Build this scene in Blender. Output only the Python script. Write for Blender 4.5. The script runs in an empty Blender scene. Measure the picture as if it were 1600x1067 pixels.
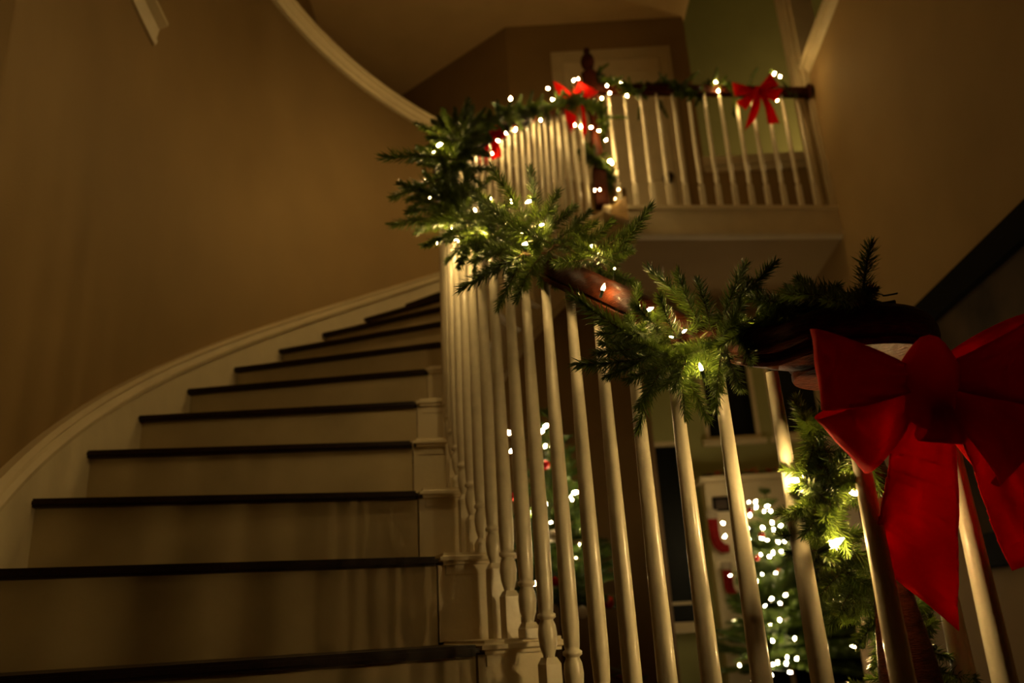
import bpy, bmesh, math, random
from mathutils import Vector, Matrix
random.seed(7)
sc = bpy.context.scene
COL = sc.collection
PI = math.pi
R_ = math.radians

# ---------------------------------------------------------------- camera
# the camera stands at the world origin, 0.6 m above the foyer floor (z = -0.605)
F = 1300.0
def _basis(vx, vy):
    U = Vector((vx - 800, 533.5 - vy, -F)).normalized()
    Y = Vector((0, 0, -1.0)); Y = (Y - U * Y.dot(U)).normalized()
    X = Y.cross(U)
    return Matrix((X, Y, U))
RC = _basis(580, -3250)
cam_d = bpy.data.cameras.new('camera')
cam = bpy.data.objects.new('camera', cam_d); COL.objects.link(cam)
cam.matrix_world = RC.to_4x4()
cam_d.sensor_width = 36; cam_d.lens = F / 1600 * 36
cam_d.clip_start = 0.02; cam_d.clip_end = 60
cam_d.dof.use_dof = True; cam_d.dof.focus_distance = 1.30; cam_d.dof.aperture_fstop = 3.6
sc.camera = cam
# ---------------------------------------------------------------- world, exposure, big lights
w = bpy.data.worlds.new('night'); sc.world = w; w.use_nodes = True
w.node_tree.nodes['Background'].inputs[0].default_value = (1.0, 0.62, 0.3, 1)
w.node_tree.nodes['Background'].inputs[1].default_value = 0.0012
sc.view_settings.view_transform = 'Standard'; sc.view_settings.look = 'None'
sc.view_settings.exposure = 0.0; sc.view_settings.gamma = 1.0; sc.view_settings.use_curve_mapping = False
sc.cycles.sample_clamp_indirect = 2.0
sc.cycles.use_denoising = True
sc.cycles.max_bounces = 6
sc.cycles.caustics_reflective = False; sc.cycles.caustics_refractive = False

WARM = (1.0, 0.62, 0.22)
BULB_E = 760.0          # radiance of the near fairy-light bulbs
def lamp(name, loc, power, size=0.1, color=WARM):
    l = bpy.data.lights.new(name, 'POINT'); l.energy = power; l.shadow_soft_size = size; l.color = color
    o = bpy.data.objects.new(name, l); o.location = loc; COL.objects.link(o); return o
lamp('family_room_lamp', (4.0, 7.0, 4.3), 48.0, 0.15, (1.0, 0.68, 0.26))
lamp('hall_fill', (-0.5, 5.5, 2.95), 1.3, 0.15)  # unseen fill behind the half wall, added to brighten the hall ceiling
lamp('foyer_fill', (0.6, 0.0, 2.6), 0.08, 0.3)  # faint added fill for the foyer, stands for no fixture

# ---------------------------------------------------------------- projection helpers
def ray(px):
    return RC @ Vector((px[0] - 800, 533.5 - px[1], -F))
def on_z(px, z):
    d = ray(px); return d * (z / d.z)
def on_y(px, y):
    d = ray(px); return d * (y / d.y)
def depth_pt(px, dep):                     # point at a given depth along the camera axis
    return ray(px) * (dep / F)
def depth_of(p):
    return -(RC.transposed() @ p).z
CX, CY = 2.002, 2.731
def on_cyl(px, r, far=False):
    d = ray(px); h = math.hypot(d.x, d.y); dx, dy = d.x / h, d.y / h
    b = dx * CX + dy * CY; disc = b * b - (CX * CX + CY * CY - r * r)
    t = b if disc < 0 else (b + math.sqrt(disc) if far else b - math.sqrt(disc))
    return d * (t / h)
def pol(r, deg, z=0.0):
    a = R_(deg); return Vector((CX + r * math.cos(a), CY + r * math.sin(a), z))

# ---------------------------------------------------------------- materials
def mat(name, col, rough=0.5, spec=0.5, noise=0.0, nscale=8, bump=0.0, bscale=80, coat=0.0, transl=0.0, metal=0.0, stretch=None):
    m = bpy.data.materials.new(name); m.use_nodes = True; nt = m.node_tree; N = nt.nodes; L = nt.links
    b = N['Principled BSDF']
    b.inputs['Base Color'].default_value = (*col, 1); b.inputs['Roughness'].default_value = rough
    b.inputs['Specular IOR Level'].default_value = spec; b.inputs['Coat Weight'].default_value = coat
    b.inputs['Metallic'].default_value = metal; b.inputs['Coat Roughness'].default_value = 0.12
    tc = N.new('ShaderNodeTexCoord')
    src = tc.outputs['Object']
    if stretch:
        mp = N.new('ShaderNodeMapping'); mp.inputs['Scale'].default_value = stretch
        L.new(src, mp.inputs['Vector']); src = mp.outputs['Vector']
    if noise:
        n = N.new('ShaderNodeTexNoise'); n.inputs['Scale'].default_value = nscale; n.inputs['Detail'].default_value = 5
        r = N.new('ShaderNodeValToRGB')
        r.color_ramp.elements[0].position = 0.3; r.color_ramp.elements[1].position = 0.7
        r.color_ramp.elements[0].color = (*[c * (1 - noise) for c in col], 1)
        r.color_ramp.elements[1].color = (*[min(1, c * (1 + noise)) for c in col], 1)
        L.new(src, n.inputs['Vector']); L.new(n.outputs['Fac'], r.inputs['Fac']); L.new(r.outputs['Color'], b.inputs['Base Color'])
        colout = r.outputs['Color']
    if bump:
        n2 = N.new('ShaderNodeTexNoise'); n2.inputs['Scale'].default_value = bscale; n2.inputs['Detail'].default_value = 3
        bp = N.new('ShaderNodeBump'); bp.inputs['Strength'].default_value = bump; bp.inputs['Distance'].default_value = 0.01
        L.new(src, n2.inputs['Vector']); L.new(n2.outputs['Fac'], bp.inputs['Height']); L.new(bp.outputs['Normal'], b.inputs['Normal'])
    if transl:
        t = N.new('ShaderNodeBsdfTranslucent'); t.inputs['Color'].default_value = (*[min(1, c * 1.6) for c in col], 1)
        mx = N.new('ShaderNodeMixShader'); mx.inputs['Fac'].default_value = transl
        L.new(b.outputs[0], mx.inputs[1]); L.new(t.outputs[0], mx.inputs[2])
        L.new(mx.outputs[0], N['Material Output'].inputs['Surface'])
    return m
def emit(name, col, s):
    m = bpy.data.materials.new(name); m.use_nodes = True; N = m.node_tree.nodes
    b = N['Principled BSDF']; b.inputs['Base Color'].default_value = (*col, 1)
    b.inputs['Emission Color'].default_value = (*col, 1); b.inputs['Emission Strength'].default_value = s
    return m
M = dict(
    wall=mat('tan_wall_paint', (0.31, 0.205, 0.085), 0.75, 0.25, 0.06, 3, 0.15, 220),
    green=mat('olive_wall_paint', (0.33, 0.325, 0.135), 0.8, 0.2, 0.05, 3, 0.1, 200),
    ceil=mat('ceiling_paint', (0.74, 0.54, 0.27), 0.9, 0.1, 0.04, 4, 0.1, 150),
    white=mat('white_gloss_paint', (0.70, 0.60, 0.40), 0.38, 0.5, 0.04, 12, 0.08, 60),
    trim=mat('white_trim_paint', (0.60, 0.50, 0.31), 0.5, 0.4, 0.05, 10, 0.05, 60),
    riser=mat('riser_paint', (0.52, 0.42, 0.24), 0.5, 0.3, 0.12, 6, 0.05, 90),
    bal=mat('baluster_gloss_paint', (0.74, 0.66, 0.50), 0.3, 0.5, 0.08, 30, 0.12, 40, 0.25),
    wood=mat('dark_mahogany', (0.034, 0.007, 0.002), 0.5, 0.06, 0.6, 14, 0.35, 30, 0.02, stretch=(4, 4, 25)),
    tread=mat('dark_tread_stain', (0.018, 0.007, 0.004), 0.45, 0.3, 0.4, 20, 0.1, 50, stretch=(3, 20, 3)),
    floor=mat('dark_floor_boards', (0.05, 0.02, 0.01), 0.4, 0.4, 0.4, 10, stretch=(1, 8, 1)),
    black=mat('black_lacquer', (0.003, 0.0025, 0.002), 0.8, 0.08, 0.2, 10),
    needle=mat('pine_needles', (0.060, 0.092, 0.009), 0.4, 0.5, 0.45, 25, transl=0.25),
    needle2=mat('tree_needles', (0.050, 0.085, 0.010), 0.5, 0.4, 0.4, 8, transl=0.2),
    twig=mat('brown_twig', (0.06, 0.035, 0.015), 0.8, 0.2, 0.3, 60),
    wire=mat('green_wire', (0.01, 0.03, 0.012), 0.4, 0.5, 0.1, 20),
    velvet=mat('red_velvet', (0.68, 0.010, 0.004), 0.75, 0.12, 0.15, 14, 0.5, 38, transl=0.52),
    glass=mat('night_window_glass', (0.003, 0.004, 0.003), 0.5, 0.15, 0.1, 3),
    brass=mat('dark_brass', (0.06, 0.04, 0.02), 0.3, 0.5, 0.1, 20, metal=0.8),
    redball=mat('red_bauble_glass', (0.5, 0.008, 0.006), 0.12, 0.6, 0.05, 5, coat=0.6),
    whiteball=mat('pearl_bauble', (0.75, 0.66, 0.5), 0.25, 0.5, 0.05, 5, coat=0.4),
    art=mat('murky_painting', (0.05, 0.032, 0.018), 0.6, 0.3, 0.8, 3, 0.1, 30),
    wicker=mat('brown_wicker', (0.10, 0.045, 0.02), 0.7, 0.3, 0.4, 40, 0.6, 60),
    redcloth=mat('red_felt', (0.16, 0.008, 0.006), 0.9, 0.1, 0.2, 20),
    whitefur=mat('white_fur', (0.3, 0.25, 0.17), 0.95, 0.1, 0.1, 60, 0.6, 90),
    bulb=emit('lit_bulb', (1.0, 0.655, 0.235), BULB_E),
    bulb_tree=emit('lit_tree_bulb', (1.0, 0.72, 0.36), 240.0),
)

# ---------------------------------------------------------------- mesh helpers
def link(name, bm, m, parent=None, smooth=False):
    bm.normal_update()
    if smooth:
        for e in bm.edges:
            if len(e.link_faces) == 2 and e.calc_face_angle(0) > 0.7: e.smooth = False
    me = bpy.data.meshes.new(name); bm.to_mesh(me); bm.free()
    me.materials.append(M[m] if isinstance(m, str) else m)
    if smooth:
        for p in me.polygons: p.use_smooth = True
    o = bpy.data.objects.new(name, me); COL.objects.link(o)
    if parent: o.parent = parent
    return o
def thing(name, label, cat, loc=(0, 0, 0), group=None):
    o = bpy.data.objects.new(name, None); COL.objects.link(o); o.location = loc; o.empty_display_size = 0.05
    o['label'] = label; o['category'] = cat
    if group: o['group'] = group
    return o
def adopt(parent, *obs):                    # parent while keeping world place (parents here only translate)
    for o in obs:
        o.parent = parent
        o.location = Vector(o.location) - Vector(parent.location)
    return obs[0]
def structure(o): o['kind'] = 'structure'; return o
def box(bm, x0, x1, y0, y1, z0, z1):
    v = [bm.verts.new((x, y, z)) for z in (z0, z1) for (x, y) in ((x0, y0), (x1, y0), (x1, y1), (x0, y1))]
    for f in ((3, 2, 1, 0), (4, 5, 6, 7), (0, 1, 5, 4), (1, 2, 6, 5), (2, 3, 7, 6), (3, 0, 4, 7)): bm.faces.new([v[i] for i in f])
def prism(bm, poly, z0, z1):                # poly: list of (x,y), z0/z1 numbers
    a = [bm.verts.new((p[0], p[1], z0)) for p in poly]; b = [bm.verts.new((p[0], p[1], z1)) for p in poly]
    n = len(poly)
    bm.faces.new(a[::-1]); bm.faces.new(b)
    for i in range(n): bm.faces.new((a[i], a[(i + 1) % n], b[(i + 1) % n], b[i]))
def lathe(bm, prof, n=16, at=(0, 0, 0)):    # prof: (r, z)
    rings = []
    for r, z in prof:
        rings.append([bm.verts.new((at[0] + r * math.cos(2 * PI * i / n), at[1] + r * math.sin(2 * PI * i / n), at[2] + z)) for i in range(n)])
    for a, b in zip(rings, rings[1:]):
        for i in range(n): bm.faces.new((a[i], a[(i + 1) % n], b[(i + 1) % n], b[i]))
    bm.faces.new(rings[0][::-1]); bm.faces.new(rings[-1])
def tube(bm, pts, rad, n=6):
    rings = []; up = Vector((0.13, 0.31, 0.94))
    for i, p in enumerate(pts):
        t = (pts[min(i + 1, len(pts) - 1)] - pts[max(i - 1, 0)]).normalized()
        s = t.cross(up); s = (s if s.length > 1e-4 else t.orthogonal()).normalized(); q = s.cross(t)
        r = rad(i / (len(pts) - 1)) if callable(rad) else rad
        rings.append([bm.verts.new(p + s * (r * math.cos(2 * PI * k / n)) + q * (r * math.sin(2 * PI * k / n))) for k in range(n)])
    for a, b in zip(rings, rings[1:]):
        for k in range(n): bm.faces.new((a[k], a[(k + 1) % n], b[(k + 1) % n], b[k]))
    bm.faces.new(rings[0][::-1]); bm.faces.new(rings[-1])
def sweep(bm, pts, prof, closed=False):     # prof: (side, up) cross-section kept upright along a path
    rings = []
    for i, p in enumerate(pts):
        t = pts[min(i + 1, len(pts) - 1)] - pts[max(i - 1, 0)]; t.z = 0; t.normalize()
        s = Vector((t.y, -t.x, 0))
        rings.append([bm.verts.new(p + s * a + Vector((0, 0, b))) for a, b in prof])
    n = len(prof)
    for a, b in zip(rings, rings[1:]):
        for k in range(n): bm.faces.new((a[k], b[k], b[(k + 1) % n], a[(k + 1) % n]))
    bm.faces.new(rings[0]); bm.faces.new(rings[-1][::-1])
def bez(pts, n):                            # Catmull-Rom through pts
    out = []; P = [pts[0] * 2 - pts[1]] + list(pts) + [pts[-1] * 2 - pts[-2]]
    for i in range(1, len(P) - 2):
        for k in range(n):
            t = k / n; a, b, c, d = P[i - 1], P[i], P[i + 1], P[i + 2]
            out.append(0.5 * ((2 * b) + (c - a) * t + (2 * a - 5 * b + 4 * c - d) * t * t + (3 * b - a - 3 * c + d) * t ** 3))
    out.append(pts[-1]); return out
def arc_band(bm, r0, r1, a0, a1, z0, z1, n):    # ring segment; z0/z1 may be functions of the angle
    f0 = z0 if callable(z0) else (lambda a: z0); f1 = z1 if callable(z1) else (lambda a: z1)
    rings = []
    for i in range(n + 1):
        a = a0 + (a1 - a0) * i / n
        rings.append([bm.verts.new(pol(r, a, z)) for r, z in ((r0, f0(a)), (r1, f0(a)), (r1, f1(a)), (r0, f1(a)))])
    for a, b in zip(rings, rings[1:]):
        for k in range(4): bm.faces.new((a[k], b[k], b[(k + 1) % 4], a[(k + 1) % 4]))
    bm.faces.new(rings[0]); bm.faces.new(rings[-1][::-1])
    bmesh.ops.recalc_face_normals(bm, faces=bm.faces)

# ---------------------------------------------------------------- stair numbers
RISE = 0.19; H0 = -0.035; DA = 6.2
RW = 3.27                                   # outer (wall) radius
RB = 2.223                                  # baluster circle
RIN = 2.175                                 # open string face
FLOOR = H0 - 3 * RISE                       # -0.605
def nose(k): return 181.2 - DA * (k - 4)
def zt(k): return H0 + RISE * k
LAND = zt(13)                               # 2.435
A_LAND = nose(13)                           # 125.4
def rb(a):
    t = max(0.0, min(1.0, (150 - a) / 24)); return RB + 0.143 * t * t * (3 - 2 * t)
def zpitch(a): return H0 + RISE * (nose(0) - a) / DA
def rail_z(a):                              # underside of the handrail over angle a
    if a >= 200: s = (222.6 - a); s = 0.35 * math.log1p(math.exp(s / 0.35)) if s < 8 else s; return 0.335 + 0.0284 * s
    return 0.335 + 22.6 * 0.0284 + (200 - a) * 0.0306

# ================================================================= SETTING
# foyer floor and family room floor
bm = bmesh.new(); box(bm, -1.6, 5.2, -1.6, 8.0, FLOOR - 0.1, FLOOR); structure(link('floor', bm, 'floor'))
# curved outer wall + its straight run past the camera
bm = bmesh.new(); arc_band(bm, RW, RW + 0.12, 108.5, 206, FLOOR, 3.22, 64)
p = pol(RW, 206)
structure(link('wall_left', bm, 'wall', smooth=False))
for f in bpy.data.objects['wall_left'].data.polygons: f.use_smooth = abs(f.normal.z) < 0.5 and f.area < 2
bm = bmesh.new(); box(bm, p.x - 0.12, p.x, -1.5, p.y + 0.01, FLOOR, 3.6); structure(link('wall_left_straight', bm, 'wall'))
# cap moulding on the curved half wall
bm = bmesh.new()
path = [pol(RW, 206 - i * (206 - 120) / 60, 3.20) for i in range(61)]
sweep(bm, path, [(0.0, 0), (0.025, 0.0), (0.03, 0.02), (0.045, 0.03), (0.05, 0.055), (0.065, 0.062), (0.065, 0.085), (-0.16, 0.085), (-0.16, 0.0)])
bmesh.ops.recalc_face_normals(bm, faces=bm.faces)
structure(link('trim_1', bm, 'trim'))
# short run of crown moulding high on the near curved wall
bm = bmesh.new()
path = [pol(RW, 206 - i * (206 - 183.6) / 20, 2.10) for i in range(21)]
sweep(bm, path, [(-0.005, 0), (0.012, 0), (0.018, 0.02), (0.012, 0.03), (0.02, 0.07), (0.05, 0.085), (0.05, 0.10), (-0.005, 0.10)])
bmesh.ops.recalc_face_normals(bm, faces=bm.faces)
structure(link('trim_2', bm, 'trim'))
# skirt board (wall string) following the stair, with its moulded top
def zskirt(a): return zpitch(a) + 0.09
bm = bmesh.new(); arc_band(bm, RW - 0.018, RW + 0.01, 125, 206, lambda a: zpitch(a) - 0.25, zskirt, 48)
structure(link('baseboard_left', bm, 'white', smooth=False))
bm = bmesh.new()
path = [pol(RW, 206 - i * (206 - 125) / 60, zskirt(206 - i * (206 - 125) / 60)) for i in range(61)]
sweep(bm, path, [(-0.01, -0.012), (0.02, -0.012), (0.034, -0.006), (0.036, 0.008), (0.026, 0.02), (0.022, 0.03), (0.030, 0.04), (0.018, 0.052), (-0.01, 0.055)])
bmesh.ops.recalc_face_normals(bm, faces=bm.faces)
structure(link('trim_3', bm, 'trim'))
# right wall (slightly turned)
RWD = Vector((0.07, 1.0, 0)).normalized(); RWP = Vector((2.135, 4.83, 0)); RWN = Vector((-RWD.y, RWD.x, 0))   # normal into the foyer
def rwall(y, off=0.0, z=0.0):
    q = RWP + RWD * ((y - RWP.y) / RWD.y); return Vector((q.x, q.y, z)) + RWN * off
bm = bmesh.new(); prism(bm, [rwall(-1.5)[:2], rwall(-1.5, -0.12)[:2], rwall(4.83, -0.12)[:2], rwall(4.83)[:2]], FLOOR, 3.50)
prism(bm, [rwall(4.83)[:2], rwall(4.83, -0.12)[:2], rwall(6.0, -0.12)[:2], rwall(6.0)[:2]], FLOOR, LAND - 0.2)
structure(link('wall_right', bm, 'wall'))
bm = bmesh.new()
sweep(bm, [rwall(-1.5, 0, 3.46), rwall(4.86, 0, 3.46)], [(0.10, 0.09), (0.10, 0.0), (-0.0, 0.0), (-0.02, 0.02), (-0.03, 0.05), (-0.055, 0.06), (-0.055, 0.09)])
bmesh.ops.recalc_face_normals(bm, faces=bm.faces); structure(link('trim_4', bm, 'trim'))
# pilaster casing at the landing end of the right wall
bm = bmesh.new()
for a, b, c, d in ((2.075, 2.25, 4.86, 5.02), (2.10, 2.25, 4.82, 4.86), (2.062, 2.08, 4.90, 4.98)):
    prism(bm, [(a, c), (b, c), (b, d), (a, d)], LAND, 4.86)
structure(link('trim_5', bm, 'trim'))
# back wall under the landing: header over the opening to the family room
bm = bmesh.new(); box(bm, 0.9, 5.2, 5.88, 6.0, 1.86, LAND - 0.21); structure(link('wall_header', bm, 'wall'))
bm = bmesh.new(); box(bm, 2.32, 5.2, 5.88, 6.0, FLOOR, 1.86); structure(link('wall_back', bm, 'wall'))
# landing and upper hall floor slab (its underside is the ceiling below)
NW = on_z((942, 333), 2.40); NW.z = LAND                 # foot of the landing newel
LE = Vector((2.135, 4.83, 0))
gp = [(NW.x + 0.02, NW.y + 0.02)] + [(LE.x, LE.y), (4.6, 4.83), (4.6, 5.9), (1.62, 5.9), (0.10, 5.9), (-1.5, 7.3), (-1.62, 7.3), (-1.62, 4.9)]
gp += [tuple(pol(RW + 0.10, a)[:2]) for a in range(158, 126, -3)] + [tuple(pol(RW, A_LAND)[:2]), tuple(pol(RIN, A_LAND)[:2])]
bm = bmesh.new(); prism(bm, gp, LAND - 0.21, LAND)
bmesh.ops.recalc_face_normals(bm, faces=bm.faces)
structure(link('floor_landing', bm, 'wall'))
# white fascia board along the landing edge
def edge_pt(t, z=0.0):
    q = Vector((NW.x, NW.y, 0)).lerp(LE, t); return Vector((q.x, q.y, z))
bm = bmesh.new()
sweep(bm, [edge_pt(-0.0, LAND), edge_pt(1.0, LAND)], [(-0.01, 0.004), (0.035, 0.004), (0.035, -0.02), (0.022, -0.024), (0.022, -0.165), (0.036, -0.172), (0.034, -0.2), (0.0, -0.215), (-0.01, -0.215)])
bmesh.ops.recalc_face_normals(bm, faces=bm.faces); structure(link('trim_6', bm, 'white'))
# upper walls
ZC = 4.86
bm = bmesh.new(); box(bm, -1.59, -1.47, 3.2, 7.3, LAND, ZC); structure(link('wall_hall_left', bm, 'wall'))
bm = bmesh.new(); prism(bm, [(-1.50, 7.24), (0.10, 5.87), (0.15, 5.99), (-1.45, 7.4)], LAND, ZC); structure(link('wall_hall_angled', bm, 'wall'))
bm = bmesh.new(); box(bm, 0.10, 1.62, 5.87, 5.99, LAND - 0.2, ZC); structure(link('wall_hall', bm, 'wall'))
bm = bmesh.new(); box(bm, 1.62, 4.6, 5.87, 5.97, LAND - 0.2, 3.38); structure(link('wall_half', bm, 'wall'))
bm = bmesh.new(); box(bm, 1.60, 4.6, 5.83, 6.01, 3.38, 3.46); box(bm, 1.61, 4.6, 5.85, 5.87, 3.33, 3.38)
structure(link('trim_7', bm, 'trim'))
bm = bmesh.new(); box(bm, -1.6, 1.64, -1.5, 7.4, ZC, ZC + 0.1); structure(link('ceiling', bm, 'ceil'))
bm = bmesh.new(); box(bm, 1.64, 4.7, -1.5, 4.9, ZC + 0.6, ZC + 0.7); structure(link('ceiling_void', bm, 'wall'))
bm = bmesh.new(); box(bm, 4.6, 4.7, -1.5, 8.0, LAND, 7.2); structure(link('wall_far_right', bm, 'wall'))
# family room (two storeys high)
YF = 7.8
W1 = (on_y((1012, 800), YF).x, on_y((1084, 860), YF).x, on_y((1060, 980), YF).z, on_y((1040, 690), YF).z)
W2 = (on_y((1097, 640), YF).x, on_y((1183, 640), YF).x, on_y((1140, 688), YF).z, on_y((1140, 560), YF).z + 0.25)
W3 = (on_y((1203, 640), YF).x, on_y((1203, 640), YF).x + 0.75, W2[2], W2[3])
bm = bmesh.new()
xs = [0.78, W1[0], W1[1], W2[0], W2[1], W3[0], W3[1], 4.7]
ops = {1: W1, 3: W2, 5: W3}
for i in range(7):
    if i in ops:
        o_ = ops[i]; box(bm, xs[i], xs[i + 1], YF, YF + 0.1, FLOOR, o_[2]); box(bm, xs[i], xs[i + 1], YF, YF + 0.1, o_[3], 7.2)
    else: box(bm, xs[i], xs[i + 1], YF, YF + 0.1, FLOOR, 7.2)
structure(link('wall_family_room', bm, 'green'))
bm = bmesh.new(); box(bm, 0.66, 0.78, 6.0, YF + 0.1, FLOOR, 7.2); structure(link('wall_family_left', bm, 'green'))
bm = bmesh.new(); box(bm, 0.6, 4.7, 5.99, YF + 0.1, 7.2, 7.3); structure(link('ceiling_family_room', bm, 'green'))
for n_, (wx, nh, nv) in enumerate(((W1, 1, (0.20,)), (W2, 1, ()), (W3, 1, ())), 1):
    bm = bmesh.new(); x0, x1, z0, z1 = wx
    for a in ((x0, x0 + 0.04, z0, z1), (x1 - 0.04, x1, z0, z1), (x0 + .04, x1 - .04, z0, z0 + 0.04), (x0 + .04, x1 - .04, z1 - 0.04, z1)):
        box(bm, a[0], a[1], YF - 0.005, YF + 0.06, a[2], a[3])
    wf = structure(link('window_%d' % n_, bm, 'trim'))
    bm = bmesh.new(); box(bm, x0 - 0.04, x1 + 0.03, YF - 0.07, YF, z0 - 0.05, z0); link('window_sill', bm, 'trim', wf)
    g = [z0 + 0.04, z1 - 0.04] if not nv else [z0 + 0.04, z0 + nv[0], z1 - 0.04]
    for a, b in zip(g, g[1:]):
        bm = bmesh.new(); box(bm, x0 + 0.04, x1 - 0.04, YF + 0.03, YF + 0.04, a + 0.012, b - 0.012); link('pane', bm, 'glass', wf)
    for zz in g[1:-1]:
        bm = bmesh.new(); box(bm, x0 + 0.04, x1 - 0.04, YF + 0.01, YF + 0.05, zz - 0.012, zz + 0.012); link('glazing_bar', bm, 'trim', wf)

# hall door with casing
DX0, DX1, DZ = on_y((862, 88), 5.86).x, on_y((1043, 76), 5.86).x, on_y((950, 82), 5.86).z
bm = bmesh.new()
for a in ((DX0, DX0 + 0.085, LAND, DZ), (DX1 - 0.085, DX1, LAND, DZ), (DX0 + 0.085, DX1 - 0.085, DZ - 0.085, DZ)):
    box(bm, a[0], a[1], 5.84, 5.87, a[2], a[3])
for a in ((DX0 - 0.01, DX0 + 0.012, LAND, DZ + 0.01), (DX1 - 0.012, DX1 + 0.01, LAND, DZ + 0.01), (DX0 + .012, DX1 - .012, DZ - 0.012, DZ + 0.01)):
    box(bm, a[0], a[1], 5.828, 5.84, a[2], a[3])
structure(link('trim_8', bm, 'trim'))
dx0, dx1, dz = DX0 + 0.09, DX1 - 0.09, DZ - 0.09
bm = bmesh.new(); st = 0.11; mid = (dx0 + dx1) / 2
for a in ((dx0, dx0 + st, LAND + .01, dz), (dx1 - st, dx1, LAND + .01, dz), (mid - st / 2, mid + st / 2, LAND + .01, dz)): box(bm, a[0], a[1], 5.845, 5.869, a[2], a[3])
rails = [LAND + .01, LAND + .25, LAND + 0.85, LAND + 1.0, LAND + 1.62, LAND + 1.72, dz - 0.11, dz]
for a, b in ((0, 1), (2, 3), (4, 5), (6, 7)):
    for x0, x1 in ((dx0 + st, mid - st / 2), (mid + st / 2, dx1 - st)): box(bm, x0, x1, 5.845, 5.869, rails[a], rails[b])
door = structure(link('door_1', bm, 'white'))
for a, b in ((1, 2), (3, 4), (5, 6)):
    for x0, x1 in ((dx0 + st, mid - st / 2), (mid + st / 2, dx1 - st)):
        bm = bmesh.new(); box(bm, x0, x1, 5.858, 5.868, rails[a], rails[b]); box(bm, x0 + .03, x1 - .03, 5.852, 5.858, rails[a] + .03, rails[b] - .03)
        link('door_panel', bm, 'white', door)
kp = on_y((1045, 276), 5.80)
bm = bmesh.new(); lathe(bm, [(0.038, 0), (0.040, 0.006), (0.014, 0.012), (0.013, 0.03), (0.034, 0.038), (0.039, 0.056), (0.030, 0.074), (0.0005, 0.08)], 16)
bmesh.ops.rotate(bm, verts=bm.verts, cent=(0, 0, 0), matrix=Matrix.Rotation(R_(90), 3, 'X'))
bmesh.ops.translate(bm, verts=bm.verts, vec=(min(kp.x, dx1 - 0.05), 5.845, kp.z))
link('door_knob', bm, 'brass', door, True)['label'] = 'dark brass door knob'

# ================================================================= STAIRCASE
stair = thing('staircase', 'curved staircase of white risers and dark wooden treads rising along the left wall', 'staircase')
RD = 2.335                                  # where the dark tread ends and the white painted end begins
for k in range(-2, 13):
    a0 = nose(k); a1 = nose(k + 1) - 0.4; z = zt(k)
    rin = RD; ro = RW - 0.002
    def rr_(r1, a): return min(r1 / 1.0, 99) if (r1 < 3 or a < 206) else max(r1, (CX - p.x - 0.003) / abs(math.cos(R_(a))))
    def poly(r0, r1, s, e, n=3):
        A = [pol(r0, s + (e - s) * i / n)[:2] for i in range(n + 1)]; B = [pol(rr_(r1, e + (s - e) * i / n), e + (s - e) * i / n)[:2] for i in range(n + 1)]
        return [tuple(v) for v in A + B]
    s_in = 0.035                            # nosing overhang
    bm = bmesh.new(); pl = poly(rin, ro, a0, a1); prism(bm, pl, z - 0.014, z + 0.007)
    bmesh.ops.recalc_face_normals(bm, faces=bm.faces)
    ed = [e for e in bm.edges if abs(e.verts[0].co.z - e.verts[1].co.z) < 1e-5]
    bmesh.ops.bevel(bm, geom=ed, offset=0.006, segments=2, affect='EDGES')
    link('tread', bm, 'tread', stair)
    # riser below the nosing, set back
    ra = a0 - 0.55
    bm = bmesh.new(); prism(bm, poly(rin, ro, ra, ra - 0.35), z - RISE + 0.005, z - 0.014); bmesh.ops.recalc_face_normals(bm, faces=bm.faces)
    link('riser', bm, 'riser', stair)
    # white painted tread end with its own nosing and side return
    if k >= -1:
        bm = bmesh.new(); prism(bm, poly(RIN - 0.03, RD - 0.003, a0 + 0.15, a1 - 0.3, 4), z - 0.012, z + 0.014); bmesh.ops.recalc_face_normals(bm, faces=bm.faces)
        ed = [e for e in bm.edges if abs(e.verts[0].co.z - e.verts[1].co.z) < 1e-5]
        bmesh.ops.bevel(bm, geom=ed, offset=0.009, segments=3, affect='EDGES')
        link('tread_end_cap', bm, 'white', stair)
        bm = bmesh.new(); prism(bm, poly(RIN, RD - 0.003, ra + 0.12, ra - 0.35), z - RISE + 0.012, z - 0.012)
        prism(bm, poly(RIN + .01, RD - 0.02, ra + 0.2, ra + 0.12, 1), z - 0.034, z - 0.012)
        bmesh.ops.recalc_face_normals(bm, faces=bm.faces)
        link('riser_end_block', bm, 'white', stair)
# last riser up to the landing
bm = bmesh.new(); prism(bm, [tuple(v) for v in (pol(RIN, A_LAND - .5)[:2], pol(RW - .002, A_LAND - .5)[:2], pol(RW - .002, A_LAND - 1.0)[:2], pol(RIN, A_LAND - 1.0)[:2])], zt(12), LAND - 0.212)
bmesh.ops.recalc_face_normals(bm, faces=bm.faces); link('riser', bm, 'riser', stair)
# open string on the inner side (stepped top hidden by the caps) and plaster soffit
bm = bmesh.new()
for k in range(-1, 13):
    arc_band(bm, RIN, RIN + 0.03, nose(k) - 0.5, nose(k + 1) - 0.5, lambda a: zpitch(a) - 0.34, lambda a, z=zt(k): z - 0.013, 3)
link('inner_string', bm, 'white', stair)
bm = bmesh.new(); arc_band(bm, RIN - 0.012, RIN + 0.0, 124.5, nose(-1) - 0.5, lambda a: max(FLOOR + .001, zpitch(a) - 0.35), lambda a: max(FLOOR + .03, zpitch(a) - 0.31), 60)
link('string_moulding', bm, 'trim', stair)
bm = bmesh.new(); arc_band(bm, RIN + 0.03, RW - 0.002, 125.5, 202, lambda a: zpitch(a) - 0.34, lambda a: zpitch(a) - 0.30, 60)
link('soffit', bm, 'ceil', stair)
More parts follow.
